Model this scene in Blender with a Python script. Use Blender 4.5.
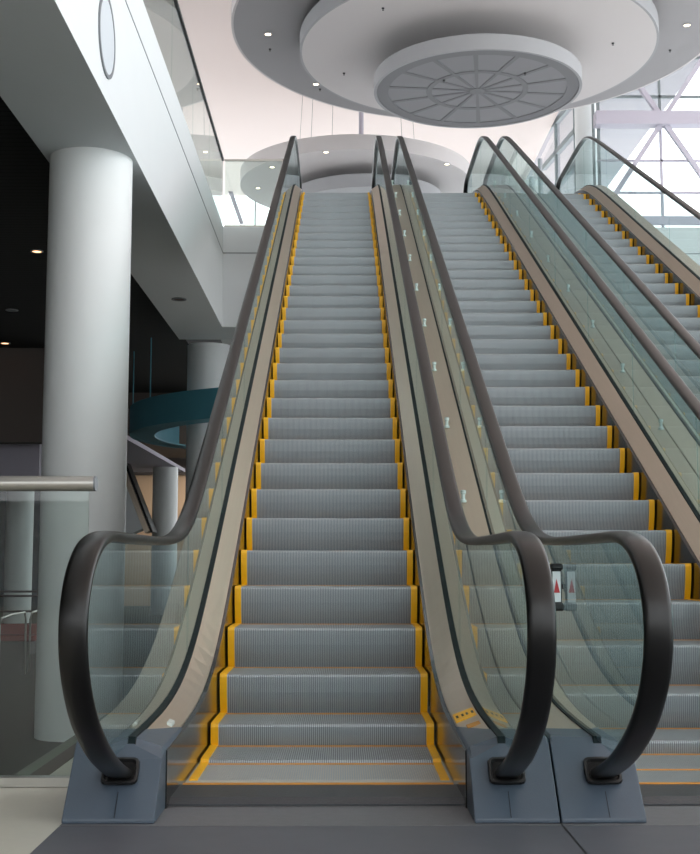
import bpy, math, random
from math import sin, cos, pi, radians, exp, log, sqrt, atan, tan
random.seed(7)
scene = bpy.context.scene
for o in list(bpy.data.objects):
    bpy.data.objects.remove(o)
C = scene.collection

# ------------------------------------------------------------------ camera
EYE = 0.874
PITCH, YAW, FPX = radians(6.23), radians(0.38), 1222.0
cam_data = bpy.data.cameras.new('camera')
cam_data.sensor_fit = 'HORIZONTAL'
cam_data.sensor_width = 36.0
cam_data.lens = 36.0 * FPX / 700.0
cam_data.clip_end = 500
cam = bpy.data.objects.new('camera', cam_data)
C.objects.link(cam)
cam.location = (0, 0, EYE)
cam.rotation_euler = (pi / 2 + PITCH, 0, -YAW)
scene.camera = cam

# ------------------------------------------------------------------ world, light, exposure
world = bpy.data.worlds.new('world')
scene.world = world
world.use_nodes = True
bg = world.node_tree.nodes['Background']
bg.inputs[0].default_value = (0.93, 0.97, 1.0, 1)
bg.inputs[1].default_value = 2.1

def area(name, loc, rot, sx, sy, power, col=(1, 1, 1)):
    l = bpy.data.lights.new(name, 'AREA')
    l.shape = 'RECTANGLE'; l.size = sx; l.size_y = sy
    l.energy = power; l.color = col
    o = bpy.data.objects.new(name, l)
    o.location = loc; o.rotation_euler = rot
    C.objects.link(o)
    return o

area('rear_fill_light', (1.5, -13.6, 8.0), (radians(90), 0, 0), 22, 12, 900, (0.93, 0.97, 1.0))  # added fill behind the camera; the rear wall has no window
scene.view_settings.view_transform = 'Standard'
scene.view_settings.look = 'None'
scene.view_settings.exposure = 0.75
scene.view_settings.gamma = 1.0
scene.view_settings.use_curve_mapping = False

# ------------------------------------------------------------------ helpers
def lin(c):
    return tuple(((v / 255) / 12.92 if v / 255 <= 0.04045 else ((v / 255 + 0.055) / 1.055) ** 2.4) for v in c)

def mat(name, rgb, rough=0.6, metal=0.0, spec=0.5, noise=0.0, nscale=8.0, bump=0.0, bscale=60.0, stretch=None, emit=None):
    m = bpy.data.materials.new(name)
    m.use_nodes = True
    nt = m.node_tree
    b = nt.nodes['Principled BSDF']
    col = (*lin(rgb), 1)
    b.inputs['Base Color'].default_value = col
    b.inputs['Roughness'].default_value = rough
    b.inputs['Metallic'].default_value = metal
    b.inputs['Specular IOR Level'].default_value = spec
    tc = nt.nodes.new('ShaderNodeTexCoord')
    mp = nt.nodes.new('ShaderNodeMapping')
    if stretch: mp.inputs['Scale'].default_value = stretch
    nt.links.new(tc.outputs['Object'], mp.inputs[0])
    if noise:
        n = nt.nodes.new('ShaderNodeTexNoise'); n.inputs['Scale'].default_value = nscale
        n.inputs['Detail'].default_value = 5
        nt.links.new(mp.outputs[0], n.inputs['Vector'])
        mr = nt.nodes.new('ShaderNodeMapRange')
        mr.inputs['To Min'].default_value = 1 - noise; mr.inputs['To Max'].default_value = 1 + noise
        nt.links.new(n.outputs['Fac'], mr.inputs['Value'])
        mx = nt.nodes.new('ShaderNodeVectorMath'); mx.operation = 'SCALE'
        mx.inputs[0].default_value = col[:3]
        nt.links.new(mr.outputs[0], mx.inputs['Scale'])
        nt.links.new(mx.outputs[0], b.inputs['Base Color'])
    if bump:
        n2 = nt.nodes.new('ShaderNodeTexNoise'); n2.inputs['Scale'].default_value = bscale
        nt.links.new(mp.outputs[0], n2.inputs['Vector'])
        bp = nt.nodes.new('ShaderNodeBump'); bp.inputs['Strength'].default_value = bump
        bp.inputs['Distance'].default_value = 0.01
        nt.links.new(n2.outputs['Fac'], bp.inputs['Height'])
        nt.links.new(bp.outputs[0], b.inputs['Normal'])
    if emit:
        b.inputs['Emission Color'].default_value = (*lin(rgb), 1)
        b.inputs['Emission Strength'].default_value = emit
    return m

def glass_mat(name, tint, gloss=(1, 1, 1), rough=0.0):
    m = bpy.data.materials.new(name); m.use_nodes = True
    nt = m.node_tree; nt.nodes.clear()
    out = nt.nodes.new('ShaderNodeOutputMaterial')
    tr = nt.nodes.new('ShaderNodeBsdfTransparent'); tr.inputs[0].default_value = (*tint, 1)
    gl = nt.nodes.new('ShaderNodeBsdfGlossy'); gl.inputs['Roughness'].default_value = rough
    gl.inputs['Color'].default_value = (*gloss, 1)
    fr = nt.nodes.new('ShaderNodeFresnel'); fr.inputs[0].default_value = 1.6
    ge = nt.nodes.new('ShaderNodeNewGeometry')
    inv = nt.nodes.new('ShaderNodeMath'); inv.operation = 'SUBTRACT'; inv.inputs[0].default_value = 1
    nt.links.new(ge.outputs['Backfacing'], inv.inputs[1])
    mu = nt.nodes.new('ShaderNodeMath'); mu.operation = 'MULTIPLY'
    nt.links.new(fr.outputs[0], mu.inputs[0]); nt.links.new(inv.outputs[0], mu.inputs[1])
    mx = nt.nodes.new('ShaderNodeMixShader')
    nt.links.new(mu.outputs[0], mx.inputs[0]); nt.links.new(tr.outputs[0], mx.inputs[1]); nt.links.new(gl.outputs[0], mx.inputs[2])
    nt.links.new(mx.outputs[0], out.inputs[0])
    return m

def slat_mat(name, rgb, dark, pitch):
    m = mat(name, rgb, 0.8)
    nt = m.node_tree; b = nt.nodes['Principled BSDF']
    tc = [n for n in nt.nodes if n.type == 'TEX_COORD'][0]
    sx = nt.nodes.new('ShaderNodeSeparateXYZ'); nt.links.new(tc.outputs['Object'], sx.inputs[0])
    dv = nt.nodes.new('ShaderNodeMath'); dv.operation = 'DIVIDE'; dv.inputs[1].default_value = pitch
    nt.links.new(sx.outputs['Y'], dv.inputs[0])
    fr = nt.nodes.new('ShaderNodeMath'); fr.operation = 'FRACT'; nt.links.new(dv.outputs[0], fr.inputs[0])
    gt = nt.nodes.new('ShaderNodeMath'); gt.operation = 'GREATER_THAN'; gt.inputs[1].default_value = 0.25
    nt.links.new(fr.outputs[0], gt.inputs[0])
    mx = nt.nodes.new('ShaderNodeMix'); mx.data_type = 'RGBA'
    mx.inputs[6].default_value = (*lin(dark), 1); mx.inputs[7].default_value = (*lin(rgb), 1)
    nt.links.new(gt.outputs[0], mx.inputs[0]); nt.links.new(mx.outputs[2], b.inputs['Base Color'])
    return m

M = dict(
    step=mat('step_aluminium', (169, 175, 179), 0.42, 0.35, noise=0.06, nscale=5),
    groove=mat('step_groove', (90, 94, 98), 0.7, 0.2),
    yellow=mat('safety_yellow', (248, 184, 20), 0.45, noise=0.08, nscale=20),
    ochre=mat('worn_yellow', (205, 140, 50), 0.55, noise=0.15, nscale=25),
    skirt=mat('dark_skirt', (24, 25, 24), 0.13, 0.0, spec=0.6),
    deck=mat('brushed_deck_steel', (205, 190, 172), 0.34, 0.85, noise=0.05, nscale=3, stretch=(30, 1, 1)),
    gasket=mat('gasket_rubber', (18, 30, 32), 0.6, spec=0.2),
    rubber=mat('handrail_rubber', (15, 15, 14), 0.32, spec=0.36, noise=0.1, nscale=15),
    black=mat('black_rubber', (14, 14, 15), 0.5),
    base=mat('blue_grey_moulding', (70, 81, 93), 0.38, noise=0.05, nscale=9, bump=0.05, bscale=200),
    truss=mat('truss_cladding', (165, 165, 162), 0.5, 0.3),
    comb=mat('comb_plate_metal', (70, 72, 76), 0.45, 0.5, bump=0.2, bscale=90),
    plate=mat('landing_plate', (104, 104, 108), 0.55, 0.15, noise=0.14, nscale=26, bump=0.15, bscale=120),
    plate2=mat('floor_strip', (86, 87, 94), 0.5, 0.1, noise=0.1, nscale=10),
    terrazzo=mat('beige_terrazzo', (188, 184, 172), 0.4, noise=0.05, nscale=30),
    carpet=mat('dark_green_carpet', (38, 50, 40), 0.95, noise=0.2, nscale=3),
    carpetband=mat('carpet_band', (96, 104, 94), 0.95, noise=0.2, nscale=12),
    brownband=mat('brown_band', (60, 52, 44), 0.9),
    fascia=mat('white_fascia', (214, 218, 220), 0.7, noise=0.015, nscale=2),
    white=mat('white_plaster', (226, 229, 231), 0.7, noise=0.015, nscale=2),
    column=mat('column_white', (222, 226, 226), 0.55, noise=0.02, nscale=2),
    reveal=mat('reveal_grey', (120, 124, 128), 0.8),
    ceil=mat('pink_white_ceiling', (232, 216, 210), 0.8, noise=0.02, nscale=0.6),
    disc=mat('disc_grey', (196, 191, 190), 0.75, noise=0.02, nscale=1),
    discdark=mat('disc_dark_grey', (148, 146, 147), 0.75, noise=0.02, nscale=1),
    rim=mat('disc_rim', (150, 150, 152), 0.6),
    membrane=mat('grey_membrane', (124, 124, 127), 0.6, noise=0.03, nscale=2),
    rib_shadow=mat('membrane_rib_shadow', (112, 112, 115), 0.7),
    dark=slat_mat('dark_slat_ceiling', (38, 38, 38), (18, 18, 18), 0.12),
    bulk=mat('brown_grey_bulkhead', (92, 84, 80), 0.8),
    lilac=mat('lilac_grey', (170, 166, 178), 0.8),
    beige=mat('beige_wall', (205, 176, 146), 0.8),
    teal=mat('teal_paint', (84, 152, 170), 0.6),
    darkteal=mat('dark_teal_wall', (52, 72, 80), 0.7, noise=0.15, nscale=0.7),
    steel=mat('satin_steel', (178, 176, 170), 0.3, 0.9),
    darksteel=mat('dark_steel', (40, 40, 42), 0.4, 0.5),
    mullion=mat('white_mullion', (176, 172, 184), 0.5),
    mullgrey=mat('grey_mullion', (120, 130, 132), 0.5),
    red=mat('dark_red_fabric', (120, 44, 38), 0.8),
    brown=mat('brown_aperture', (70, 38, 26), 0.6),
    clear=mat('pale_plastic', (205, 212, 208), 0.3),
    paper=mat('white_paper', (226, 228, 230), 0.6),
    signred=mat('sign_red', (190, 60, 66), 0.6),
    ink=mat('black_ink', (30, 24, 10), 0.6),
    lamp=mat('lamp_warm', (255, 236, 205), 0.5, emit=3.0),
    lamplow=mat('lamp_amber', (255, 190, 140), 0.5, emit=2.2),
    canopy=mat('outside_soffit', (158, 155, 160), 0.8),
)
GLASS = glass_mat('balustrade_glass', (0.82, 0.90, 0.895), (0.88, 0.97, 0.97))
GLASS2 = glass_mat('railing_glass', (0.86, 0.92, 0.90))
PANE = glass_mat('window_glass', (0.97, 0.985, 0.985), (0.8, 0.8, 0.8))

class MB:
    def __init__(s): s.v = []; s.f = []; s.m = []
    def add(s, vs, fs, mi=0):
        b = len(s.v); s.v += [tuple(p) for p in vs]; s.f += [tuple(b + i for i in f) for f in fs]; s.m += [mi] * len(fs); return s
    def box(s, x0, x1, y0, y1, z0, z1, mi=0):
        v = [(x, y, z) for z in (z0, z1) for y in (y0, y1) for x in (x0, x1)]
        return s.add(v, [(0, 2, 3, 1), (4, 5, 7, 6), (0, 1, 5, 4), (2, 6, 7, 3), (0, 4, 6, 2), (1, 3, 7, 5)], mi)
    def loft(s, secs, mi=0, closed=True):
        """secs: list of rings of 3D points (same count)"""
        n = len(secs[0]); v = [p for r in secs for p in r]; f = []
        for i in range(len(secs) - 1):
            for j in range(n if closed else n - 1):
                k = (j + 1) % n
                f.append((i * n + j, i * n + k, (i + 1) * n + k, (i + 1) * n + j))
        if closed:
            f.append(tuple(reversed(range(n)))); f.append(tuple((len(secs) - 1) * n + j for j in range(n)))
        return s.add(v, f, mi)
    def prism_x(s, poly, x0, x1, mi=0):
        n = len(poly); v = [(x0, y, z) for y, z in poly] + [(x1, y, z) for y, z in poly]
        f = [tuple(range(n)), tuple(reversed(range(n, 2 * n)))] + [(i, i + n, (i + 1) % n + n, (i + 1) % n) for i in range(n)]
        return s.add(v, f, mi)
    def tube(s, pts, r, n=10, mi=0):
        from mathutils import Vector
        P = [Vector(p) for p in pts]; secs = []
        for i, p in enumerate(P):
            t = (P[min(i + 1, len(P) - 1)] - P[max(i - 1, 0)]).normalized()
            a = Vector((0, 0, 1)) if abs(t.z) < 0.9 else Vector((1, 0, 0))
            u = t.cross(a).normalized(); w = t.cross(u)
            secs.append([tuple(p + r * (cos(2 * pi * k / n) * u + sin(2 * pi * k / n) * w)) for k in range(n)])
        return s.loft(secs, mi)
    def lathe(s, prof, cx, cy, n=96, mi=0):
        """prof: closed or open list (r,z) revolved about vertical axis"""
        secs = []
        m = len(prof); v = []; f = []
        for k in range(n):
            a = 2 * pi * k / n
            v += [(cx + r * cos(a), cy + r * sin(a), z) for r, z in prof]
        for k in range(n):
            k2 = (k + 1) % n
            for j in range(m - 1):
                f.append((k * m + j, k2 * m + j, k2 * m + j + 1, k * m + j + 1))
        return s.add(v, f, mi)
    def build(s, name, mats, parent=None, loc=(0, 0, 0), smooth=False, bevel=0, fix=True):
        me = bpy.data.meshes.new(name)
        ox, oy, oz = loc
        me.from_pydata([(x - ox, y - oy, z - oz) for x, y, z in s.v], [], s.f)
        for mm in (mats if isinstance(mats, (list, tuple)) else [mats]): me.materials.append(mm)
        for p, mi in zip(me.polygons, s.m): p.material_index = mi
        if fix:
            import bmesh
            bm = bmesh.new(); bm.from_mesh(me)
            bmesh.ops.remove_doubles(bm, verts=bm.verts, dist=1e-5)
            bmesh.ops.recalc_face_normals(bm, faces=bm.faces)
            bm.to_mesh(me); bm.free()
        if smooth:
            for p in me.polygons: p.use_smooth = True
            me.set_sharp_from_angle(angle=radians(40))
        me.update()
        o = bpy.data.objects.new(name, me); C.objects.link(o)
        if parent: 
            o.parent = parent
            pl = parent.matrix_world.translation if False else world_loc(parent)
            o.location = (ox - pl[0], oy - pl[1], oz - pl[2])
        else: o.location = loc
        if bevel:
            b = o.modifiers.new('bevel', 'BEVEL'); b.width = bevel; b.segments = 2; b.limit_method = 'ANGLE'
        return o

def world_loc(o):
    x = y = z = 0
    while o is not None:
        x += o.location.x; y += o.location.y; z += o.location.z; o = o.parent
    return (x, y, z)

def thing(name, loc, label, cat, group=None):
    o = bpy.data.objects.new(name, None); C.objects.link(o); o.location = loc
    o['label'] = label; o['category'] = cat
    if group: o['group'] = group
    return o
def tag(o, label, cat, group=None):
    o['label'] = label; o['category'] = cat
    if group: o['group'] = group
    return o
def struct(o):
    o['kind'] = 'structure'; return o

# the photo's viewing rays, used only to measure where real things stand
_cp, _sp, _cy, _sy = cos(PITCH), sin(PITCH), cos(YAW), sin(YAW)
def ray(px, py):
    fw = (_sy * _cp, _cy * _cp, _sp); rt = (_cy, -_sy, 0)
    up = (rt[1] * fw[2] - rt[2] * fw[1], rt[2] * fw[0] - rt[0] * fw[2], rt[0] * fw[1] - rt[1] * fw[0])
    a, b = (px - 350) / FPX, (427 - py) / FPX
    return tuple(fw[i] + rt[i] * a + up[i] * b for i in range(3))
def atY(px, py, Y): r = ray(px, py); k = Y / r[1]; return (r[0] * k, Y, EYE + r[2] * k)
def atZ(px, py, Z): r = ray(px, py); k = (Z - EYE) / r[2]; return (r[0] * k, r[1] * k, Z)
def atX(px, py, X): r = ray(px, py); k = X / r[0]; return (X, r[1] * k, EYE + r[2] * k)

# ------------------------------------------------------------------ escalator profile
XC, SP = -0.09, 1.646
S, RISE, Y0 = 0.516, 6.6, 5.647
ZT = RISE
def spl(t): return t if t > 30 else (0 if t < -30 else log(1 + exp(t)))
def ramp(Y, a, off, w):
    ya = Y0 + (a - off) / S
    yb = ya + RISE / S
    return a + S * w * (spl((Y - ya) / w) - spl((Y - yb) / w))
def stepz(Y):
    z = ramp(Y, 0, 0, 0.15)
    if z < 0.014: z = 0.0
    if z > RISE - 0.014: z = RISE
    return z
def zi(Y): return ramp(Y, 0.21, 0.055, 0.35)
def zo(Y): return ramp(Y, 0.25, 0.15, 0.35)
def hz(Y): return ramp(Y, 0.95, 0.84, 0.22) + 0.03 * max(0.0, min(1.0, (Y - 8) / 10))

def catmull(P, n=6):
    out = []
    for i in range(len(P) - 1):
        p0, p1, p2, p3 = P[max(i - 1, 0)], P[i], P[i + 1], P[min(i + 2, len(P) - 1)]
        for k in range(n):
            t = k / n
            out.append(tuple(0.5 * (2 * p1[d] + (p2[d] - p0[d]) * t + (2 * p0[d] - 5 * p1[d] + 4 * p2[d] - p3[d]) * t * t + (3 * p1[d] - p0[d] - 3 * p2[d] + p3[d]) * t ** 3) for d in (0, 1)))
    out.append(P[-1]); return out
BOT = [(4.36, 0.13), (4.12, 0.20), (3.90, 0.285), (3.68, 0.41), (3.545, 0.55), (3.505, 0.69), (3.56, 0.82), (3.70, 0.91), (3.90, 0.948), (4.15, 0.951)]
YE = 21.35
TOP = [(20.75, 0.951), (20.95, 0.948), (21.15, 0.91), (21.29, 0.82), (21.345, 0.69), (21.305, 0.55), (21.17, 0.41), (20.95, 0.285), (20.73, 0.20), (20.5, 0.15)]
botp = catmull(BOT)
topp = catmull([(y, z + ZT + 0.03) for y, z in TOP])
midp = []
y = 4.3
while y < 20.7:
    midp.append((y, hz(y))); y += 0.12
HPATH = botp + midp + topp

def frange(a, b, d):
    n = max(1, int(round((b - a) / d))); return [a + (b - a) * i / n for i in range(n + 1)]

def handrail_mesh(x):
    mb = MB(); sec = []
    for k in range(16):   # rounded C section, flat inside
        a = 2 * pi * k / 16
        cx_, sn = cos(a), sin(a)
        sec.append((0.042 * (abs(cx_) ** 0.55) * (1 if cx_ >= 0 else -1), 0.018 * (abs(sn) ** 0.7) * (1 if sn >= 0 else -1)))
    rings = []
    for i, p in enumerate(HPATH):
        a, b = HPATH[max(i - 1, 0)], HPATH[min(i + 1, len(HPATH) - 1)]
        ty, tz = b[0] - a[0], b[1] - a[1]; L = sqrt(ty * ty + tz * tz) or 1
        ny, nz = -tz / L, ty / L
        rings.append([(x + dx, p[0] + ny * dn, p[1] + nz * dn) for dx, dn in sec])
    return mb.loft(rings)

# step: ribbed tread and riser
def step_mesh():
    mb = MB()
    path = [((0.062, -0.245), (-0.9, -0.4)), ((0.040, -0.19), (-0.92, -0.36)), ((0.022, -0.14), (-0.95, -0.3)), ((0.009, -0.09), (-0.98, -0.2)), ((0.002, -0.04), (-1, -0.08)), ((0.0, -0.014), (-1, 0.1)), ((0.004, -0.004), (-0.7, 0.7)), ((0.014, 0.0), (-0.1, 1)), ((0.405, 0.0), (0, 1)), ((0.455, -0.010), (0, 1))]
    W = 0.487; pitch = 0.0095; n = int(2 * W / pitch)
    prof = []
    for i in range(n):
        a = -W + i * pitch
        prof += [(a, 0), (a + pitch * 0.6, 0), (a + pitch * 0.66, -1), (a + pitch * 0.94, -1)]
    prof.append((W, 0))
    D = 0.005; m = len(prof); v = []; f = []; mi = []
    for (py, pz), (ny, nz) in path:
        for x, d in prof: v.append((x, py + ny * D * d, pz + nz * D * d))
    b = 0
    for i in range(len(path) - 1):
        for j in range(m - 1):
            f.append((i * m + j, i * m + j + 1, (i + 1) * m + j + 1, (i + 1) * m + j)); mi.append(1 if prof[j][1] == -1 and prof[j + 1][1] == -1 else 0)
    mb.v += v; mb.f += f; mb.m += mi
    # solid body beneath
    mb.prism_x([(0.07, -0.24), (0.035, -0.14), (0.02, -0.04), (0.025, -0.012), (0.40, -0.012), (0.40, -0.24)], -0.515, 0.515)
    return mb
def border_mesh():
    mb = MB()
    for s_ in (-1, 1):
        x0, x1 = (0.486, 0.5215) if s_ > 0 else (-0.5215, -0.486)
        ou = [(0.058, -0.245), (0.036, -0.19), (0.018, -0.14), (0.005, -0.09), (-0.002, -0.04), (-0.004, -0.014), (0.0, -0.001), (0.012, 0.004), (0.405, 0.004)]
        inn = [(0.45, -0.008), (0.45, -0.02), (0.03, -0.02), (0.045, -0.14), (0.08, -0.245)]
        mb.prism_x(ou + inn, x0, x1)
    mb.box(-0.486, 0.486, 0.376, 0.405, -0.01, 0.0015, 1)
    return mb
STEP_ME = None

def side_loft(mb, ys, fn, mi=0):
    return mb.loft([[p if len(p) == 3 else (p[0], Y, p[1]) for p in fn(Y)] for Y in ys], mi)

def make_escalator(idx, phase, label):
    cx = XC + SP * idx
    root = thing('escalator', (cx, 4.2, 0), label, 'escalator', 'escalators climbing side by side to the upper floor')
    global STEP_ME
    # steps
    ny = 7.05 + phase - 0.407 * 20
    ks = []
    while ny < 20.1:
        if ny > 4.75: ks.append(ny)
        ny += 0.407
    for i, Yn in enumerate(ks):
        z = stepz(Yn)
        if STEP_ME is None:
            o = step_mesh().build('step', [M['step'], M['groove']], root)
            b = border_mesh().build('yellow_border', [M['yellow'], M['ochre']], o)
            STEP_ME = (o.data, b.data)
        else:
            o = bpy.data.objects.new('step', STEP_ME[0]); C.objects.link(o); o.parent = root
            b = bpy.data.objects.new('yellow_border', STEP_ME[1]); C.objects.link(b); b.parent = o
        o.location = (0, Yn - 4.2, z); b.location = (0, 0, 0)
        b['label'] = 'yellow safety border of the step'
    # comb plates and landing cover
    mb = MB().prism_x([(4.50, 0.0), (4.50, 0.006), (4.55, 0.022), (4.82, 0.018), (4.84, 0.004)], cx - 0.535, cx + 0.535)
    mb.build('comb_plate', M['comb'], root)
    mb = MB()
    n = 60
    for k in range(n):
        x = cx - 0.5 + k / n
        mb.box(x, x + 0.009, 4.82, 4.862, 0.004, 0.013)
    mb.box(cx - 0.52, cx + 0.52, 4.815, 4.836, 0.012, 0.022)
    mb.build('comb_teeth', M['ochre'], root)
    mb = MB().prism_x([(20.35, ZT), (20.37, ZT + 0.018), (20.7, ZT + 0.02), (20.72, ZT + 0.002)], cx - 0.535, cx + 0.535)
    mb.build('comb_plate', M['comb'], root)
    ys = frange(4.45, 20.55, 0.14)
    for s_ in (-1, 1):
        X = lambda x: cx + s_ * x
        HS = 0.670 if (idx == 0 and s_ < 0) else 0.6575
        GX = 0.653 if (idx == 0 and s_ < 0) else 0.6575
        GI = GX - 0.018
        OUT = 0.845 if (idx == 0 and s_ < 0) else 0.820
        # skirt
        mb = MB(); side_loft(mb, ys, lambda Y: [(X(0.530), max(0.0005, stepz(Y) - 0.3)), (X(0.546), max(0.0005, stepz(Y) - 0.3)), (X(0.546), zi(Y) - 0.004), (X(0.530), zi(Y) - 0.012)])
        mb.build('skirt_panel', M['skirt'], root)
        # brush-like dark seal under deck edge
        # inner deck
        ysd = frange(4.6, 20.9, 0.14)
        mb = MB(); ysi = [4.601] + [q for q in ysd if q > 5.0]
        yy_ = lambda Y: 4.94 if Y < 4.61 else Y
        side_loft(mb, ysi, lambda Y: [(X(0.547), yy_(Y), zi(yy_(Y)) - 0.012), (X(0.547), yy_(Y), zi(yy_(Y))), (X(0.553), yy_(Y), zi(yy_(Y)) + 0.004), (X(GI - 0.001), Y, zo(Y) - 0.006), (X(GI - 0.001), Y, zo(Y) - 0.03)])
        dk = mb.build('inner_deck', M['deck'], root)
        # gasket both sides of glass
        mb = MB(); side_loft(mb, frange(4.40, 21.0, 0.14), lambda Y: [(X(GI), zo(max(Y, 4.4)) - 0.03), (X(GI), zo(Y) + 0.004), (X(GX + 0.011), zo(Y) + 0.006), (X(GX + 0.011), zo(Y) - 0.03)])
        mb.build('glass_channel', M['gasket'], root)
        # outer deck
        mb = MB(); side_loft(mb, ysd, lambda Y: [(X(GX + 0.0115), zo(Y) - 0.02), (X(GX + 0.0115), zo(Y)), (X(OUT - 0.005), zo(Y)), (X(OUT), zo(Y) - 0.006), (X(OUT), zo(Y) - 0.02)])
        mb.build('outer_deck', M['deck'], root)
        # side cladding; outer flanks extended to the floor to shade the mezzanine
        closed = (idx == 0 and s_ < 0) or (idx == 2 and s_ > 0)
        lowz = (lambda Y: 0.0 if Y < 14.5 else max(0.0, stepz(Y) - 0.85)) if closed else (lambda Y: max(0.0, stepz(Y) - 0.85))
        mb = MB(); side_loft(mb, ys, lambda Y: [(X(0.808), lowz(Y)), (X(0.816), lowz(Y)), (X(0.816), zo(Y) - 0.021), (X(0.808), zo(Y) - 0.021)])
        mb.build('side_cladding', M['truss'], root)
        # handrail
        h = handrail_mesh(X(HS)).build('handrail', M['rubber'], root, smooth=True)
        # glass panels
        joints = [5.95 + 1.62 * i for i in range(9)] + [20.3]
        def zb(Y): return zo(Y) + 0.0
        x0, x1 = X(GX) - 0.005, X(GX) + 0.005
        lo = [p for p in botp]
        off = []
        for i, p in enumerate(botp):
            a, b = botp[max(i - 1, 0)], botp[min(i + 1, len(botp) - 1)]
            ty, tz = b[0] - a[0], b[1] - a[1]; L = sqrt(ty * ty + tz * tz)
            off.append((p[0] + tz / L * 0.012, p[1] - ty / L * 0.012))
        off = [p for p in off if not (p[0] > 4.05 and p[1] < 0.5)]
        poly = off + [(y_, hz(y_) - 0.012) for y_ in frange(4.35, joints[0] - 0.004, 0.15)] + [(y_, zb(y_)) for y_ in reversed(frange(4.42, joints[0] - 0.004, 0.15))]
        MB().prism_x(poly, x0, x1).build('glass_panel', GLASS, root)
        for a, b in zip(joints[:-1], joints[1:]):
            yy = frange(a + 0.004, b - 0.004, 0.2)
            mb = MB().loft([[(x0, Y, zb(Y)), (x1, Y, zb(Y)), (x1, Y, hz(Y) - 0.012), (x0, Y, hz(Y) - 0.012)] for Y in yy])
            mb.build('glass_panel', GLASS, root)
        off = []
        for i, p in enumerate(topp):
            a, b = topp[max(i - 1, 0)], topp[min(i + 1, len(topp) - 1)]
            ty, tz = b[0] - a[0], b[1] - a[1]; L = sqrt(ty * ty + tz * tz)
            off.append((p[0] + tz / L * 0.012, p[1] - ty / L * 0.012))
        off = [p for p in off if not (p[0] < 20.85 and p[1] < ZT + 0.5)]
        poly = [(y_, hz(y_) - 0.012) for y_ in frange(20.304, 20.7, 0.1)] + off + [(y_, zb(y_)) for y_ in reversed(frange(20.304, 20.85, 0.1))]
        MB().prism_x(poly, x0, x1).build('glass_panel', GLASS, root)
        # newel bases, bottom and top
        def nose(Y, top): return max(0.0, min(1.09 * (Y - 4.205) + 0.02, top))
        yb = [4.20, 4.22, 4.30, 4.335, 4.36, 4.40, 4.42, 4.45, 4.52, 4.60]
        mb = MB(); yk = lambda Y: 4.938 if Y > 4.59 else (Y + (Y - 4.36) * 0.9 if Y > 4.36 else Y)
        side_loft(mb, yb, lambda Y: [(X(0.535), yk(Y), 0.0), (X(0.535), yk(Y), nose(Y, zi(Y) - 0.008)), (X(0.545), yk(Y), nose(Y, zi(Y) + 0.006)), (X(0.640), nose(Y, zo(Y))), (X(OUT - 0.008), nose(Y, zo(Y) + 0.004)), (X(OUT), nose(Y, zo(Y) - 0.008)), (X(OUT), 0.0)])
        nb = mb.build('newel_base', M['base'], root, bevel=0.004)
        MB().prism_x([(4.203, 0.004), (4.203, 0.02), (4.27, 0.092), (4.272, 0.090), (4.21, 0.004)], X(HS) - 0.001, X(HS) + 0.001).build('cover_seam', M['black'], nb).rotation_euler = (0, 0, 0)
        mb = MB()
        cy_, cz_ = 4.305, 0.155
        ring = []
        for d, hw, hh in ((0.004, 0.064, 0.054), (-0.006, 0.062, 0.052), (-0.007, 0.054, 0.044), (0.004, 0.050, 0.038)):
            # square frame lying on the 47 degree face; u along face, n outwards
            pts = []
            for k in range(16):
                a = 2 * pi * k / 16; c_, s2 = cos(a), sin(a)
                u = hh * (abs(s2) ** 0.35) * (1 if s2 >= 0 else -1); w = hw * (abs(c_) ** 0.35) * (1 if c_ >= 0 else -1)
                pts.append((X(HS) + w, cy_ + u * 0.68 + d * 0.73, cz_ + u * 0.73 - d * 0.68))
            ring.append(pts)
        mb.loft(ring)
        mb.build('handrail_inlet', M['black'], nb)
        yt = frange(20.9, 21.2, 0.1)
        mb = MB(); side_loft(mb, yt, lambda Y: [(X(0.535), ZT), (X(0.535), ZT + 0.14), (X(0.64), ZT + 0.245), (X(0.82), ZT + 0.25), (X(0.82), ZT)])
        mb.build('newel_base', M['base'], root)
    # underside
    mb = MB(); side_loft(mb, frange(7.6, 20.55, 0.14), lambda Y: [(cx - 0.806, max(0.0, stepz(Y) - 0.86)), (cx + 0.806, max(0.0, stepz(Y) - 0.86)), (cx + 0.806, max(0.0, stepz(Y) - 0.86) + 0.02), (cx - 0.806, max(0.0, stepz(Y) - 0.86) + 0.02)])
    mb.build('truss_soffit', M['truss'], root)
    return root

E1 = make_escalator(0, 0.0, 'left escalator in the foreground, its whole run of yellow-edged grey steps seen straight on')
E2 = make_escalator(1, 0.25, 'middle escalator, with one black newel curve in front of its lowest steps')
E3 = make_escalator(2, 0.1, 'rightmost escalator, only its upper half in view below the window wall')

def deck_point(cx, s_, u, Y):
    """point on inner deck: u 0..1 from inner edge to glass"""
    return (cx + s_ * (0.542 + 0.098 * u), Y, zi(Y) + 0.004 + u * (zo(Y) - 0.006 - zi(Y) - 0.004))
def deck_patch(name, cx, s_, u0, u1, ya, yb, m, parent, lift=0.002):
    P = [deck_point(cx, s_, u0, ya), deck_point(cx, s_, u1, ya), deck_point(cx, s_, u1, yb), deck_point(cx, s_, u0, yb)]
    mb = MB().add([(x, y_, z + lift) for x, y_, z in P] + [(x, y_, z - 0.004) for x, y_, z in P], [(0, 1, 2, 3), (4, 7, 6, 5), (0, 4, 5, 1), (1, 5, 6, 2), (2, 6, 7, 3), (3, 7, 4, 0)])
    return mb.build(name, m, parent)
st = deck_patch('caution_sticker', XC, 1, 0.08, 0.92, 5.0, 5.17, M['yellow'], E1)
st['label'] = 'yellow caution sticker with dark pictograms'
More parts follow.
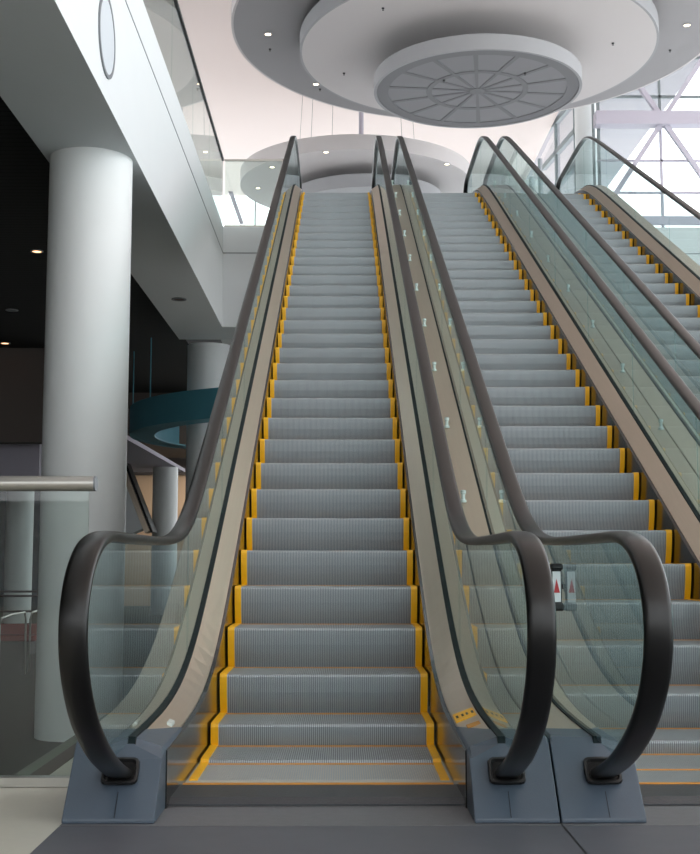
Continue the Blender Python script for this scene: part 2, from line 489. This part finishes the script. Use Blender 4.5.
for u in (0.2, 0.42, 0.6, 0.82):
    r_ = deck_patch('pictogram', XC, 1, u - 0.045, u + 0.045, 5.06, 5.11, M['ink'], st, 0.0032)
st = deck_patch('small_sticker', XC, 1, 0.35, 0.85, 4.80, 4.87, M['ochre'], E1); st['label'] = 'small faded yellow sticker'
st = deck_patch('white_spot', XC, -1, 0.30, 0.50, 4.86, 4.94, M['clear'], E1, 0.01); st['label'] = 'small raised white spot on the deck'  # small raised white patch on the left deck

# anti-slide knobs along the joint of neighbouring outer decks
def knob(X, Y, parent):
    z = zo(Y)
    mb = MB().lathe([(0.0, z - 0.002), (0.020, z - 0.002), (0.020, z + 0.012), (0.012, z + 0.02), (0.012, z + 0.05), (0.018, z + 0.056), (0.018, z + 0.075), (0.0, z + 0.08)], X, Y, 12)
    mb.build('deck_knob', M['clear'], parent, smooth=True)
for i in range(10):
    Y = 7.76 + 1.17 * i
    knob(XC + SP / 2 + 0.038, Y, E2)
    knob(XC + 1.5 * SP - 0.038, Y - 0.03, E2)
# notice holder on the outside of the middle escalator's left newel
nx, nyy = 0.868, 4.95
nh = MB().box(nx - 0.022, nx + 0.018, nyy, nyy + 0.03, 0.69, 0.85).build('notice_holder', M['darksteel'], E2, bevel=0.006)
nh['label'] = 'small dark holder with a white notice'
MB().box(nx - 0.026, nx + 0.022, nyy - 0.015, nyy + 0.04, 0.835, 0.862).build('holder_cap', M['black'], nh, bevel=0.008)
MB().box(nx - 0.024, nx + 0.023, nyy - 0.015, nyy + 0.04, 0.672, 0.705).build('holder_cap', M['black'], nh, bevel=0.008)
pp = MB().box(nx - 0.020, nx + 0.012, nyy - 0.004, nyy, 0.708, 0.83).build('notice', M['paper'], nh)
MB().add([(nx - 0.016, nyy - 0.006, 0.745), (nx + 0.008, nyy - 0.006, 0.745), (nx - 0.005, nyy - 0.006, 0.80), (nx - 0.016, nyy - 0.004, 0.745), (nx + 0.008, nyy - 0.004, 0.745), (nx - 0.005, nyy - 0.004, 0.80)], [(0, 1, 2), (3, 5, 4), (0, 3, 4, 1), (1, 4, 5, 2), (2, 5, 3, 0)]).build('red_triangle', M['signred'], nh)
MB().box(nx + 0.012, 0.8920, nyy + 0.006, nyy + 0.022, 0.76, 0.78).build('bracket', M['darksteel'], nh)

# ------------------------------------------------------------------ floors
ZL = -0.78
struct(MB().box(XC - 0.84, XC + 2.5 * SP, -3, 4.5, -0.0018, -0.0012).build('floor_bed', M['black']))
struct(MB().box(-1.2, 16, -14, 60, -0.3, -0.002).build('floor', M['terrazzo']))
mb = MB().box(XC - 0.845, XC + SP / 2 - 0.003, 4.17, 4.49, -0.0011, -0.0004)
tag(mb.build('landing_plate', M['plate']), 'textured grey landing plate at the foot of the left escalator', 'landing plate')
mb = MB().box(XC + SP / 2 + 0.003, XC + SP * 1.5 - 0.003, 4.17, 4.49, -0.0011, -0.0004)
tag(mb.build('landing_plate', M['plate']), 'textured grey landing plate at the foot of the middle escalator', 'landing plate')
mb = MB().box(XC + 1.5 * SP + 0.003, XC + SP * 2.5, 4.17, 4.49, -0.0011, -0.0004)
tag(mb.build('landing_plate', M['plate']), 'textured grey landing plate at the foot of the rightmost escalator', 'landing plate')
struct(MB().box(XC - 0.845, XC + SP / 2 - 0.004, -3, 4.165, -0.0011, -0.0005).build('floor_strip', M['plate2']))
struct(MB().box(XC + SP / 2 + 0.004, XC + 2.5 * SP, -3, 4.165, -0.0011, -0.0005).build('floor_strip', M['plate2']))
struct(MB().box(-30, -1.2, -14, 60, ZL - 0.3, ZL).build('floor_lower', M['carpet']))
struct(MB().box(-1.28, -1.2, 4.93, 60, -0.4, 0.0).build('trim_1', M['brownband']))
struct(MB().box(-1.36, -1.28, 4.93, 60, ZL, -0.01).build('trim_2', M['carpetband']))

# ------------------------------------------------------------------ left mezzanine
YF, XF, ZS = 20.6, -2.05, 4.843
mb = MB().box(-2.94, XF, -6, YF, ZS, ZT).box(-2.94, XC + 3 * SP + 2, YF, YF + 1.2, ZS, ZT)
fa = struct(mb.build('ceiling_beam', M['fascia']))
zseam = atY(223, 253, YF)[2]
MB().box(XF, XF + 0.004, -6, YF, zseam - 0.008, zseam + 0.008).box(XF, XC + 3 * SP + 2, YF - 0.004, YF, zseam - 0.008, zseam + 0.008).build('reveal', M['reveal'], fa)
struct(MB().box(-30, -2.94, -6, 30, 5.0, ZT).build('ceiling_dark', M['dark']))
struct(MB().box(-30, 16, YF + 1.2, 52, 6.2, ZT).build('floor_upper', M['white']))
struct(MB().box(-30, -2.96, 30, 52, 4.6, 6.2).build('ceiling_far', M['bulk']))
# round speaker in the fascia
sy_, sz_ = 10.2, 5.40
sp_ = thing('wall_speaker', (XF, sy_, sz_), 'round white speaker grille set into the white mezzanine fascia at top left', 'speaker')
mb = MB(); rings = []
for r_, d in ((0.36, 0.0), (0.36, 0.014), (0.325, 0.014), (0.325, 0.004)):
    rings.append([(XF + d, sy_ + r_ * cos(2 * pi * k / 48), sz_ + r_ * sin(2 * pi * k / 48)) for k in range(48)])
mb.loft(rings, closed=True)
mb.build('trim_ring', M['reveal'], sp_)
mb = MB().loft([[(XF + d, sy_ + 0.322 * cos(2 * pi * k / 48), sz_ + 0.322 * sin(2 * pi * k / 48)) for k in range(48)] for d in (0.001, 0.010)])
mb.build('grille', mat('grille_grey', (196, 202, 208), 0.7, noise=0.05, nscale=80), sp_)

# glass guard rails on the mezzanine
g = thing('glass_guardrail', (XF, 8, ZT), 'frameless glass guardrail with dark top rail along the white mezzanine fascia', 'railing')
zr = atY(222, 160, YF)[2]
for i in range(12):
    a = YF - 2.1 * (i + 1); 
    MB().box(XF - 0.03, XF - 0.018, a + 0.01, a + 2.1 - 0.01, ZT - 0.0, zr - 0.01).build('glass_panel', GLASS2, g)
MB().box(XF - 0.045, XF - 0.003, -4.6, YF + 0.01, zr - 0.015, zr + 0.03).build('top_rail', M['darksteel'], g)
g = thing('glass_guardrail', (-1.5, YF, ZT), 'short glass guardrail with slim steel top rail left of the left escalator head', 'railing')
MB().box(XF + 0.02, XC - 0.86, YF + 0.02, YF + 0.032, ZT, zr - 0.01).build('glass_panel', GLASS2, g)
MB().box(XF + 0.005, XC - 0.86, YF + 0.008, YF + 0.045, zr - 0.012, zr + 0.02).build('top_rail', M['steel'], g)
MB().box(XF + 0.01, XC - 0.86, YF + 0.008, YF + 0.045, ZT, ZT + 0.03).build('bottom_channel', M['steel'], g)

# columns
def column(x, y_, r, z0, z1, label, m=None):
    n = 64
    mb = MB().lathe([(0.001, z0), (r, z0), (r, z1), (0.001, z1)], x, y_, n)
    o = mb.build('column', m or M['column'], None, loc=(x, y_, z0), smooth=True)
    return tag(o, label, 'column', 'round white columns')
column(-2.50, 11.85, 0.405, ZL, ZS, 'thick round white column behind the left newel and the glass barrier')
column(-2.47, 22.5, 0.405, ZL, ZS, 'round white column wrapped by the curved teal band, partly behind the left handrail')
column(-8.66, 33.0, 0.36, ZL, 4.6, 'distant white column seen through the glass barrier at the left edge')
column(-5.49, 38.0, 0.39, ZL, 3.75, 'distant white column before the beige wall, under the lilac grey soffit')
column(7.05, 34.2, 0.31, ZT, 15.5, 'white column at the left end of the bright window wall')
column(7.36, 46.0, 0.29, ZT, 15.5, 'far white column left of the side windows, right of the hanging discs')

# teal curved band
mb = MB()
cxr, cyr, R_ = 0.0, 24.7, 4.25
rings = []
for k in range(41):
    a = radians(150 + 130 * k / 40)
    rings.append([(cxr + r_ * cos(a), cyr + r_ * sin(a), z) for r_, z in ((R_, 3.33), (R_, 3.86), (R_ - 0.12, 3.86), (R_ - 0.12, 3.33))])
mb.loft(rings)
# stays hung from the slab by its own rods
for a in (190, 212):
    x, y_ = cxr + (R_ - 0.06) * cos(radians(a)), cyr + (R_ - 0.06) * sin(radians(a))
    mb.tube([(x, y_, 3.80), (x, y_, 4.998)], 0.012, 8)
mb.lathe([(3.76, 3.335), (4.2, 3.335), (4.2, 3.36), (3.76, 3.36), (3.76, 3.335)], cxr, cyr, 96)
tag(mb.build('curved_bulkhead', M['teal']), 'curved teal band hanging below the mezzanine before the second column', 'bulkhead')

# glass barrier, lower left
gb = thing('glass_barrier', (-1.3, 4.86, 0), 'glass barrier with thick steel tube rail at the left of the left newel', 'railing')
MB().tube([(-3.6, 4.9, 1.18), (-0.992, 4.9, 1.18)], 0.031, 20).build('top_rail', M['steel'], gb, smooth=True)
MB().tube([(-0.992, 4.9, 1.18), (-0.984, 4.9, 1.18)], 0.0305, 20).build('end_cap', M['reveal'], gb, smooth=True)
MB().box(-2.3, -1.012, 4.894, 4.906, 0.03, 1.16).build('glass_panel', GLASS2, gb)
MB().box(-3.6, -2.32, 4.894, 4.906, 0.03, 1.16).build('glass_panel', GLASS2, gb)
MB().box(-3.6, -0.93, 4.87, 4.93, 0.0, 0.035).build('bottom_channel', M['steel'], gb)
MB().tube([(-1.42, 4.9, 1.18), (-1.37, 4.9, 1.18)], 0.0335, 20).build('rail_sleeve', M['darksteel'], gb, smooth=True)
struct(MB().box(-30, -1.2, -14, 4.92, -0.3, -0.002).build('floor', M['terrazzo']))

# far background, lower left
struct(MB().box(-30, -2.5, 44.8, 45, 4.0, 6.2).build('wall_header', M['bulk']))
struct(MB().box(-30, -2.5, 45, 45.3, ZL, 6.2).build('wall_back', M['beige']))
struct(MB().box(-30, -5.14, 24, 40, 3.75, 3.86).build('ceiling_lower', M['lilac']))
struct(MB().box(-30, -5.55, 23.6, 23.99, 3.15, 5.0).build('wall_bulkhead', M['bulk']))
struct(MB().box(-30, -6.08, 24.5, 24.7, 2.45, 3.74).build('wall_panel', M['lilac']))
struct(MB().box(-30, -8.2, 41, 41.3, ZL, 3.74).build('wall_far', M['darkteal']))
struct(MB().box(-30.3, -30, -14, 52, ZL, 5.0).build('wall_left', M['bulk']))
area('downlight_light', (-5.2, 42.5, 4.4), (0, 0, 0), 2.5, 2.0, 70, (1, 0.9, 0.8))

# distant escalator in the lower hall
de = thing('escalator', (-6.9, 37, ZL), 'tiny distant escalator flank with beige deck, in the lower hall right of the thick column', 'escalator')
A, B = atY(120, 462, 36.0), atY(147, 532, 36.0)
def slab_between(name, p, q, w, x_off, m, dz=0):
    (x0, _, z0), (x1, _, z1) = p, q
    mb = MB()
    L = sqrt((x1 - x0) ** 2 + (z1 - z0) ** 2); nx_, nz_ = -(z1 - z0) / L * w / 2, (x1 - x0) / L * w / 2
    pts = [(x0 - nx_ + x_off, z0 - nz_ + dz), (x1 - nx_ + x_off, z1 - nz_ + dz), (x1 + nx_ + x_off, z1 + nz_ + dz), (x0 + nx_ + x_off, z0 + nz_ + dz)]
    v = [(x, 36.0, z) for x, z in pts] + [(x, 36.8, z) for x, z in pts]
    mb.add(v, [(0, 1, 2, 3), (4, 7, 6, 5), (0, 4, 5, 1), (1, 5, 6, 2), (2, 6, 7, 3), (3, 7, 4, 0)])
    return mb.build(name, m, de)
slab_between('deck', A, B, 0.16, 0, M['deck'])
slab_between('handrail', A, B, 0.07, 0.14, M['rubber'])
slab_between('truss', A, B, 0.5, -0.36, M['white'])

# lower hall: handrail loops, railing, red benches
def hoop(x, y_, label):
    P = [(x, y_, ZL), (x, y_, ZL + 0.78), (x, y_ + 0.08, ZL + 0.87), (x, y_ + 0.6, ZL + 0.90), (x, y_ + 1.3, ZL + 0.90), (x, y_ + 1.38, ZL + 0.80), (x, y_ + 1.4, ZL)]
    tag(MB().tube(P, 0.015, 8).build('handrail_loop', M['steel'], smooth=True), label, 'railing', 'pipe handrail loops in the lower hall')
hoop(-4.64, 16.8, 'nearer steel pipe handrail loop on the dark carpet, at the left edge')
hoop(-4.68, 18.6, 'farther steel pipe handrail loop on the dark carpet, beside the thick column')
r_ = thing('railing', (-7, 25, ZL), 'dark horizontal bar railing in front of the distant column at the left', 'railing')
for z in (1.02, 0.93, 0.62):
    MB().tube([(-9.5, 25, ZL + z), (-5.2, 25.4, ZL + z)], 0.022, 8).build('bar', M['darksteel'], r_)
for x in (-9.2, -7.2, -5.3):
    MB().tube([(x, 25.03 + (x + 9.5) * 0.093 - 0.03, ZL), (x, 25.03 + (x + 9.5) * 0.093 - 0.03, ZL + 1.02)], 0.02, 8).build('post', M['darksteel'], r_)
for i, x in enumerate((-7.2, -5.95)):
    b = thing('bench', (x, 22, ZL), ('dark red bench at the far left edge of the lower hall', 'dark red bench beside the thick white column')[i], 'bench', 'red benches in the lower hall')
    MB().box(x - 0.55, x + 0.55, 21.8, 22.3, ZL + 0.24, ZL + 0.34).build('seat', M['red'], b, bevel=0.02)
    MB().box(x - 0.55, x + 0.55, 22.3, 22.4, ZL + 0.26, ZL + 0.52).build('backrest', M['red'], b, bevel=0.02)
    for dx in (-0.45, 0.45):
        MB().box(x + dx - 0.02, x + dx + 0.02, 21.85, 22.3, ZL, ZL + 0.24).build('leg', M['darksteel'], b)

struct(MB().box(4.7, 4.9, 21.82, 33, -0.002, 6.19).build('wall_light_block', M['bulk']))  # unseen wall added to keep side light off the second column
# ------------------------------------------------------------------ hall shell
ZC = 15.5
struct(MB().box(-30, 7.1, 33.2, 48, ZC, ZC + 0.4).box(-30, 18, -14, 33.2, ZC, ZC + 0.4).build('ceiling', M['ceil']))
# back window wall, Y = 48
def bar3(mb, p, q, w, d):
    """rectangular bar between two points lying in a plane of constant Y"""
    (x0, y0, z0), (x1, y1, z1) = p, q
    L = sqrt((x1 - x0) ** 2 + (z1 - z0) ** 2); nx_, nz_ = -(z1 - z0) / L * w / 2, (x1 - x0) / L * w / 2
    pts = [(x0 - nx_, z0 - nz_), (x1 - nx_, z1 - nz_), (x1 + nx_, z1 + nz_), (x0 + nx_, z0 + nz_)]
    v = [(x, y0 - d / 2, z) for x, z in pts] + [(x, y0 + d / 2, z) for x, z in pts]
    return mb.add(v, [(0, 1, 2, 3), (4, 7, 6, 5), (0, 4, 5, 1), (1, 5, 6, 2), (2, 6, 7, 3), (3, 7, 4, 0)])
w1 = struct(MB().box(-30, 3.6, 48.1, 48.12, ZT, ZC).build('window_1', PANE))
mb = MB()
for x in [-28 + 2.45 * i for i in range(13)]:
    bar3(mb, (x, 48, ZT), (x, 48, ZC), 0.06, 0.1)
for z in (8.5, 10.6, 12.4, 14.05): bar3(mb, (-30, 48, z), (3.6, 48, z), 0.07, 0.1)
mb.build('mullion', M['mullgrey'], w1)
mb = MB(); bar3(mb, atY(222, 168, 47.5), atY(242, 224, 47.5), 0.16, 0.12)
struct(mb.build('trim_brace', M['mullion']))
struct(MB().box(3.6, 7.7, 48, 48.3, ZT, ZC).build('wall_back_upper', M['white']))
struct(MB().box(-30, 7.2, 47.8, 48, ZT, ZT + 0.6).build('baseboard_back', M['white']))
# side glazing X = 6.75 between columns, and the wall beyond
w2 = struct(MB().box(7.25, 7.265, 34.5, 45.7, ZT, ZC).build('window_2', PANE))
mb = MB()
for Y, hw in ((36.6, 0.06), (39.9, 0.1), (43.4, 0.06), (45.5, 0.05)): mb.box(7.17, 7.25, Y - hw, Y + hw, ZT, ZC)
for (xa, ya), (xb, yb_) in (((543, 137), (568, 107)), ((543, 168), (585, 119)), ((545, 200), (585, 152)), ((545, 232), (585, 184))):
    a_, b_ = atX(xa, ya, 7.21), atX(xb, yb_, 7.21)
    v = [(7.17 + dx, p[1], p[2] + dz) for p in (a_, b_) for dx, dz in ((0, -0.09), (0.08, -0.09), (0.08, 0.09), (0, 0.09))]
    mb.add(v, [(0, 1, 2, 3), (4, 7, 6, 5), (0, 4, 5, 1), (1, 5, 6, 2), (2, 6, 7, 3), (3, 7, 4, 0)])
mb.build('mullion', M['mullgrey'], w2)
# right window wall Y = 33
YW = 33.0
w3 = struct(MB().box(7.2, 24, YW + 0.1, YW + 0.115, ZT - 1.5, ZC + 1).build('window_3', PANE))
xn = atY(660, 124, YW)[0]
def zz(py): return atY(660, py, YW)[2]
mb = MB()
px = xn - 1.37
xs = [xn + 2.55 * i for i in range(0, 6)]
for x in xs: bar3(mb, (x, YW, ZT - 1.5), (x, YW, ZC + 1), 0.06, 0.08)
bar3(mb, (7.1, YW, zz(97)), (24, YW, zz(97)), 0.07, 0.08)
bar3(mb, (7.1, YW, zz(58)), (24, YW, zz(58)), 0.07, 0.08)
bar3(mb, (7.02, YW, ZT - 1.5), (7.02, YW, ZC), 0.06, 0.1); bar3(mb, (7.16, YW, ZT - 1.5), (7.16, YW, ZC), 0.07, 0.1)
mb.build('mullion', M['mullgrey'], w3)
mb = MB()
for y_ in (161, 193, 285, 320): bar3(mb, (7.1, YW - 0.01, zz(y_)), (24, YW - 0.01, zz(y_)), 0.05, 0.09)  # lower bars coloured paler to imitate window bloom
for x in xs: bar3(mb, (x, YW - 0.01, ZT - 1.5), (x, YW - 0.01, zz(124)), 0.065, 0.09)  # lower lengths overlaid in the same bloom-pale colour
for x in [xn + 5.1 * i for i in range(3)]:
    zc_ = zz(124)
    for sx_ in (-1, 1):
        bar3(mb, (x + sx_ * 0.05, YW - 0.3, zc_ + 0.1), (x + sx_ * 2.55, YW - 0.3, zc_ + 3.9), 0.13, 0.13)
        bar3(mb, (x + sx_ * 0.05, YW - 0.3, zc_ - 0.1), (x + sx_ * 2.55, YW - 0.3, zc_ - 3.9), 0.13, 0.13)
mb.box(7.0, 24, YW - 0.5, YW - 0.1, zz(130), zz(117))
mb.box(7.1, 24, YW - 0.2, YW - 0.05, zz(226), zz(218))
mb.build('truss_frame', M['mullion'], w3)
# outside roof overhang
zr_ = 16.6
P = [atZ(598, 200, zr_), atZ(640, 142, zr_), atZ(700, 62, zr_), (24, YW + 0.3, zr_), (7.0, YW + 0.3, zr_), (7.0, 52, zr_)]
v = list(P) + [(x, y_, z + 0.5) for x, y_, z in P]; n = len(P)
struct(MB().add(v, [tuple(range(n)), tuple(reversed(range(n, 2 * n)))] + [(i, (i + 1) % n, (i + 1) % n + n, i + n) for i in range(n)]).build('roof_overhang', M['canopy']))
# rear of hall, behind the photographer
struct(MB().box(-30, 18, -14.3, -14, ZL, ZC).build('wall_front', M['white']))

# ------------------------------------------------------------------ hanging discs
XD, YD = 2.98, 26.0
def disc(name, cx, cy, r, z0, th, m_under, label, group, rimm=None):
    t = thing(name, (cx, cy, z0), label, 'ceiling disc', group)
    MB().lathe([(0.0005, z0), (r - 0.05, z0), (r - 0.05, z0 + 0.03), (0.0005, z0 + 0.03)], cx, cy, 128).build('underside', m_under, t, smooth=True)
    MB().lathe([(r - 0.05, z0), (r, z0), (r, z0 + th), (r - 0.15, z0 + th), (r - 0.15, z0 + 0.04)], cx, cy, 128).build('rim', rimm or M['rim'], t, smooth=True)
    MB().lathe([(0.0005, z0 + th), (r - 0.15, z0 + th), (r - 0.15, z0 + th - 0.02), (0.0005, z0 + th - 0.02)], cx, cy, 128).build('top_board', m_under, t)
    return t
Ga = 'tiered discs over the escalators'
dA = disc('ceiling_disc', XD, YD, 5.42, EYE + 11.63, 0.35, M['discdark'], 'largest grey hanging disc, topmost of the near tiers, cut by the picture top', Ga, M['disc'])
dB = disc('ceiling_disc', XD, YD, 3.92, EYE + 11.13, 0.35, M['disc'], 'middle hanging disc of the near tiers, between the largest disc and the membrane one', Ga)
rc, zc0 = 2.28, EYE + 10.28
dC = thing('ceiling_disc', (XD, YD, zc0), 'smallest and lowest near disc, grey membrane with radial rib shadows in a pale rim', 'ceiling disc', Ga)
MB().lathe([(rc - 0.06, zc0 + 0.02), (rc - 0.06, zc0), (rc, zc0), (rc, zc0 + 0.33), (rc - 0.06, zc0 + 0.33), (rc - 0.06, zc0 + 0.02)], XD, YD, 128).build('rim', M['rim'], dC, smooth=True)
MB().lathe([(0.0005, zc0 + 0.03), (rc - 0.06, zc0 + 0.03), (rc - 0.06, zc0 + 0.06), (0.0005, zc0 + 0.06)], XD, YD, 128).build('membrane', M['membrane'], dC)
for k in range(14):  # darker strips paint the radial rib shadows onto the membrane
    a = 2 * pi * k / 14 + 0.1
    c_, s2 = cos(a), sin(a); w = 0.055
    q = [(0.15, w * 0.5), (rc - 0.07, w), (rc - 0.07, -w), (0.15, -w * 0.5)]
    v = [(XD + u * c_ - t_ * s2, YD + u * s2 + t_ * c_, z) for z in (zc0 + 0.018, zc0 + 0.03) for u, t_ in q]
    MB().add(v, [(0, 1, 2, 3), (4, 7, 6, 5), (0, 4, 5, 1), (1, 5, 6, 2), (2, 6, 7, 3), (3, 7, 4, 0)]).build('rib_shadow', M['rib_shadow'], dC)
MB().lathe([(1.0, zc0 + 0.03), (1.0, zc0 + 0.016), (1.12, zc0 + 0.016), (1.12, zc0 + 0.03)], XD, YD, 96).build('ring', M['rib_shadow'], dC)  # mid ring of the painted shadow pattern
MB().lathe([(rc - 0.32, zc0 + 0.03), (rc - 0.32, zc0 + 0.014), (rc - 0.07, zc0 + 0.014), (rc - 0.07, zc0 + 0.03)], XD, YD, 96).build('edge_band', M['rib_shadow'], dC)
MB().lathe([(0.0005, zc0 + 0.012), (0.17, zc0 + 0.012), (0.17, zc0 + 0.03), (0.0005, zc0 + 0.03)], XD, YD, 32).build('hub', M['rib_shadow'], dC)
def hanger(parent, cx, cy, r, z0, z1, n, rad=0.05, name='hanger'):
    for k in range(n):
        a = 2 * pi * k / n + 0.6
        MB().tube([(cx + r * cos(a), cy + r * sin(a), z0), (cx + r * cos(a), cy + r * sin(a), z1)], rad, 8).build(name, M['mullion'], parent)
hanger(dA, XD, YD, 3.0, EYE + 11.98, ZC, 4)
hanger(dB, XD, YD, 2.5, EYE + 11.48, EYE + 11.63, 4)
hanger(dC, XD, YD, 0.7, zc0 + 0.3, EYE + 11.13, 4)
Gb = 'tiered discs beyond the escalator heads'
XE, YE2 = 0.41, 35.3
dD = disc('ceiling_disc', XE, YE2, 3.42, EYE + 11.0, 0.42, M['disc'], 'wide far disc with downlights, behind the heads of the left escalator handrails', Gb, M['disc'])
dE = disc('ceiling_disc', XE + 0.3, YE2, 2.25, EYE + 10.33, 0.38, M['rim'], 'small pale far disc just above the top steps of the left escalator', Gb)
MB().tube([(0.55, 34.2, EYE + 11.4), (0.55, 34.2, ZC)], 0.07, 12).build('pole', M['mullion'], dD)
for dx, dy in ((-1.3, -2.0), (-0.7, -2.2), (1.3, -1.8), (1.9, 1.2), (-1.8, 1.3)):
    MB().tube([(XE + dx, YE2 + dy, EYE + 11.38), (XE + dx * 0.9, YE2 + dy, ZC)], 0.005, 6).build('cable', M['darksteel'], dD)
hanger(dE, XE + 0.3, YE2, 1.5, EYE + 10.68, EYE + 11.0, 4)

# downlights
def downlight(px, py, Z, r, m, label, group, lit=True):
    x, y_, z = atZ(px, py, Z)
    t = thing('downlight', (x, y_, Z), label, 'downlight', group)
    MB().lathe([(r * 0.8, Z), (r * 0.8, Z - 0.012), (r * 1.15, Z - 0.012), (r * 1.15, Z)], x, y_, 24).build('trim_ring', M['rim'] if lit else M['reveal'], t)
    MB().lathe([(0.0005, Z - 0.006), (r * 0.8, Z - 0.006), (r * 0.8, Z - 0.001), (0.0005, Z - 0.001)], x, y_, 24).build('lens', m, t)
G1 = 'lit downlights in the hanging discs'
for px, py, Z, lab in ((268, 34, EYE + 11.63, 'lit downlight in the dark left part of the largest disc, the upper one'), (316, 84, EYE + 11.63, 'lit downlight in the largest disc, at the edge of the middle disc'),
                       (687, 25, EYE + 11.63, 'lit downlight in the largest disc near the right picture edge'), (326, 152, EYE + 11.0, 'lit downlight in the far disc between the left escalator handrails'),
                       (272, 167, EYE + 11.0, 'lit downlight in the far disc, left of the left escalator handrail head'), (258, 188, EYE + 11.0, 'lit downlight in the far disc, lowest and leftmost one'),
                       (447, 164, EYE + 11.0, 'lit downlight in the far disc above the middle escalator steps')):
    downlight(px, py, Z, 0.085, M['lamp'], lab, G1)
G2 = 'downlights in the dark ceiling'
for px, py, m, lab in ((37, 251, M['lamplow'], 'amber lit downlight in the dark ceiling left of the thick column, the highest one'), (5, 343, M['lamplow'], 'amber lit downlight in the dark ceiling at the left picture edge'),
                       (12, 310, M['reveal'], 'dim unlit downlight in the dark ceiling near the left edge')):
    downlight(px, py, 5.0, 0.075 if py < 300 else 0.09, m, lab, G2)
downlight(179, 299, ZS, 0.10, M['brown'], 'dark brown unlit downlight in the grey soffit between the two columns', 'downlights in the soffit', False)
G3 = 'sprinkler heads under the discs'
for px, py, Z, lab in ((270, 49, EYE + 11.63, 'tiny black sprinkler head beside the upper downlight of the largest disc'), (320, 89, EYE + 11.63, 'tiny black sprinkler head beside the lower downlight of the largest disc'),
                   (383, 8, EYE + 11.13, 'tiny black sprinkler head in the middle disc near the top of the picture'), (344, 73, EYE + 11.13, 'tiny black sprinkler head in the left part of the middle disc'),
                   (613, 43, EYE + 11.13, 'tiny sprinkler head in the right part of the middle disc'), (670, 50, EYE + 11.63, 'tiny sprinkler head in the largest disc at the right'),
                   (444, 80, zc0 + 0.015, 'tiny sprinkler head on the grey membrane, left of its hub'), (525, 73, zc0 + 0.015, 'tiny sprinkler head on the grey membrane, right of its hub')):
    x, y_, z = atZ(px, py, Z)
    tag(MB().lathe([(0.0005, Z), (0.03, Z), (0.028, Z - 0.015), (0.01, Z - 0.02), (0.01, Z - 0.045), (0.022, Z - 0.05), (0.0005, Z - 0.055)], x, y_, 12).build('sprinkler_head', M['darksteel'], None, loc=(x, y_, Z)), lab, 'sprinkler', G3)
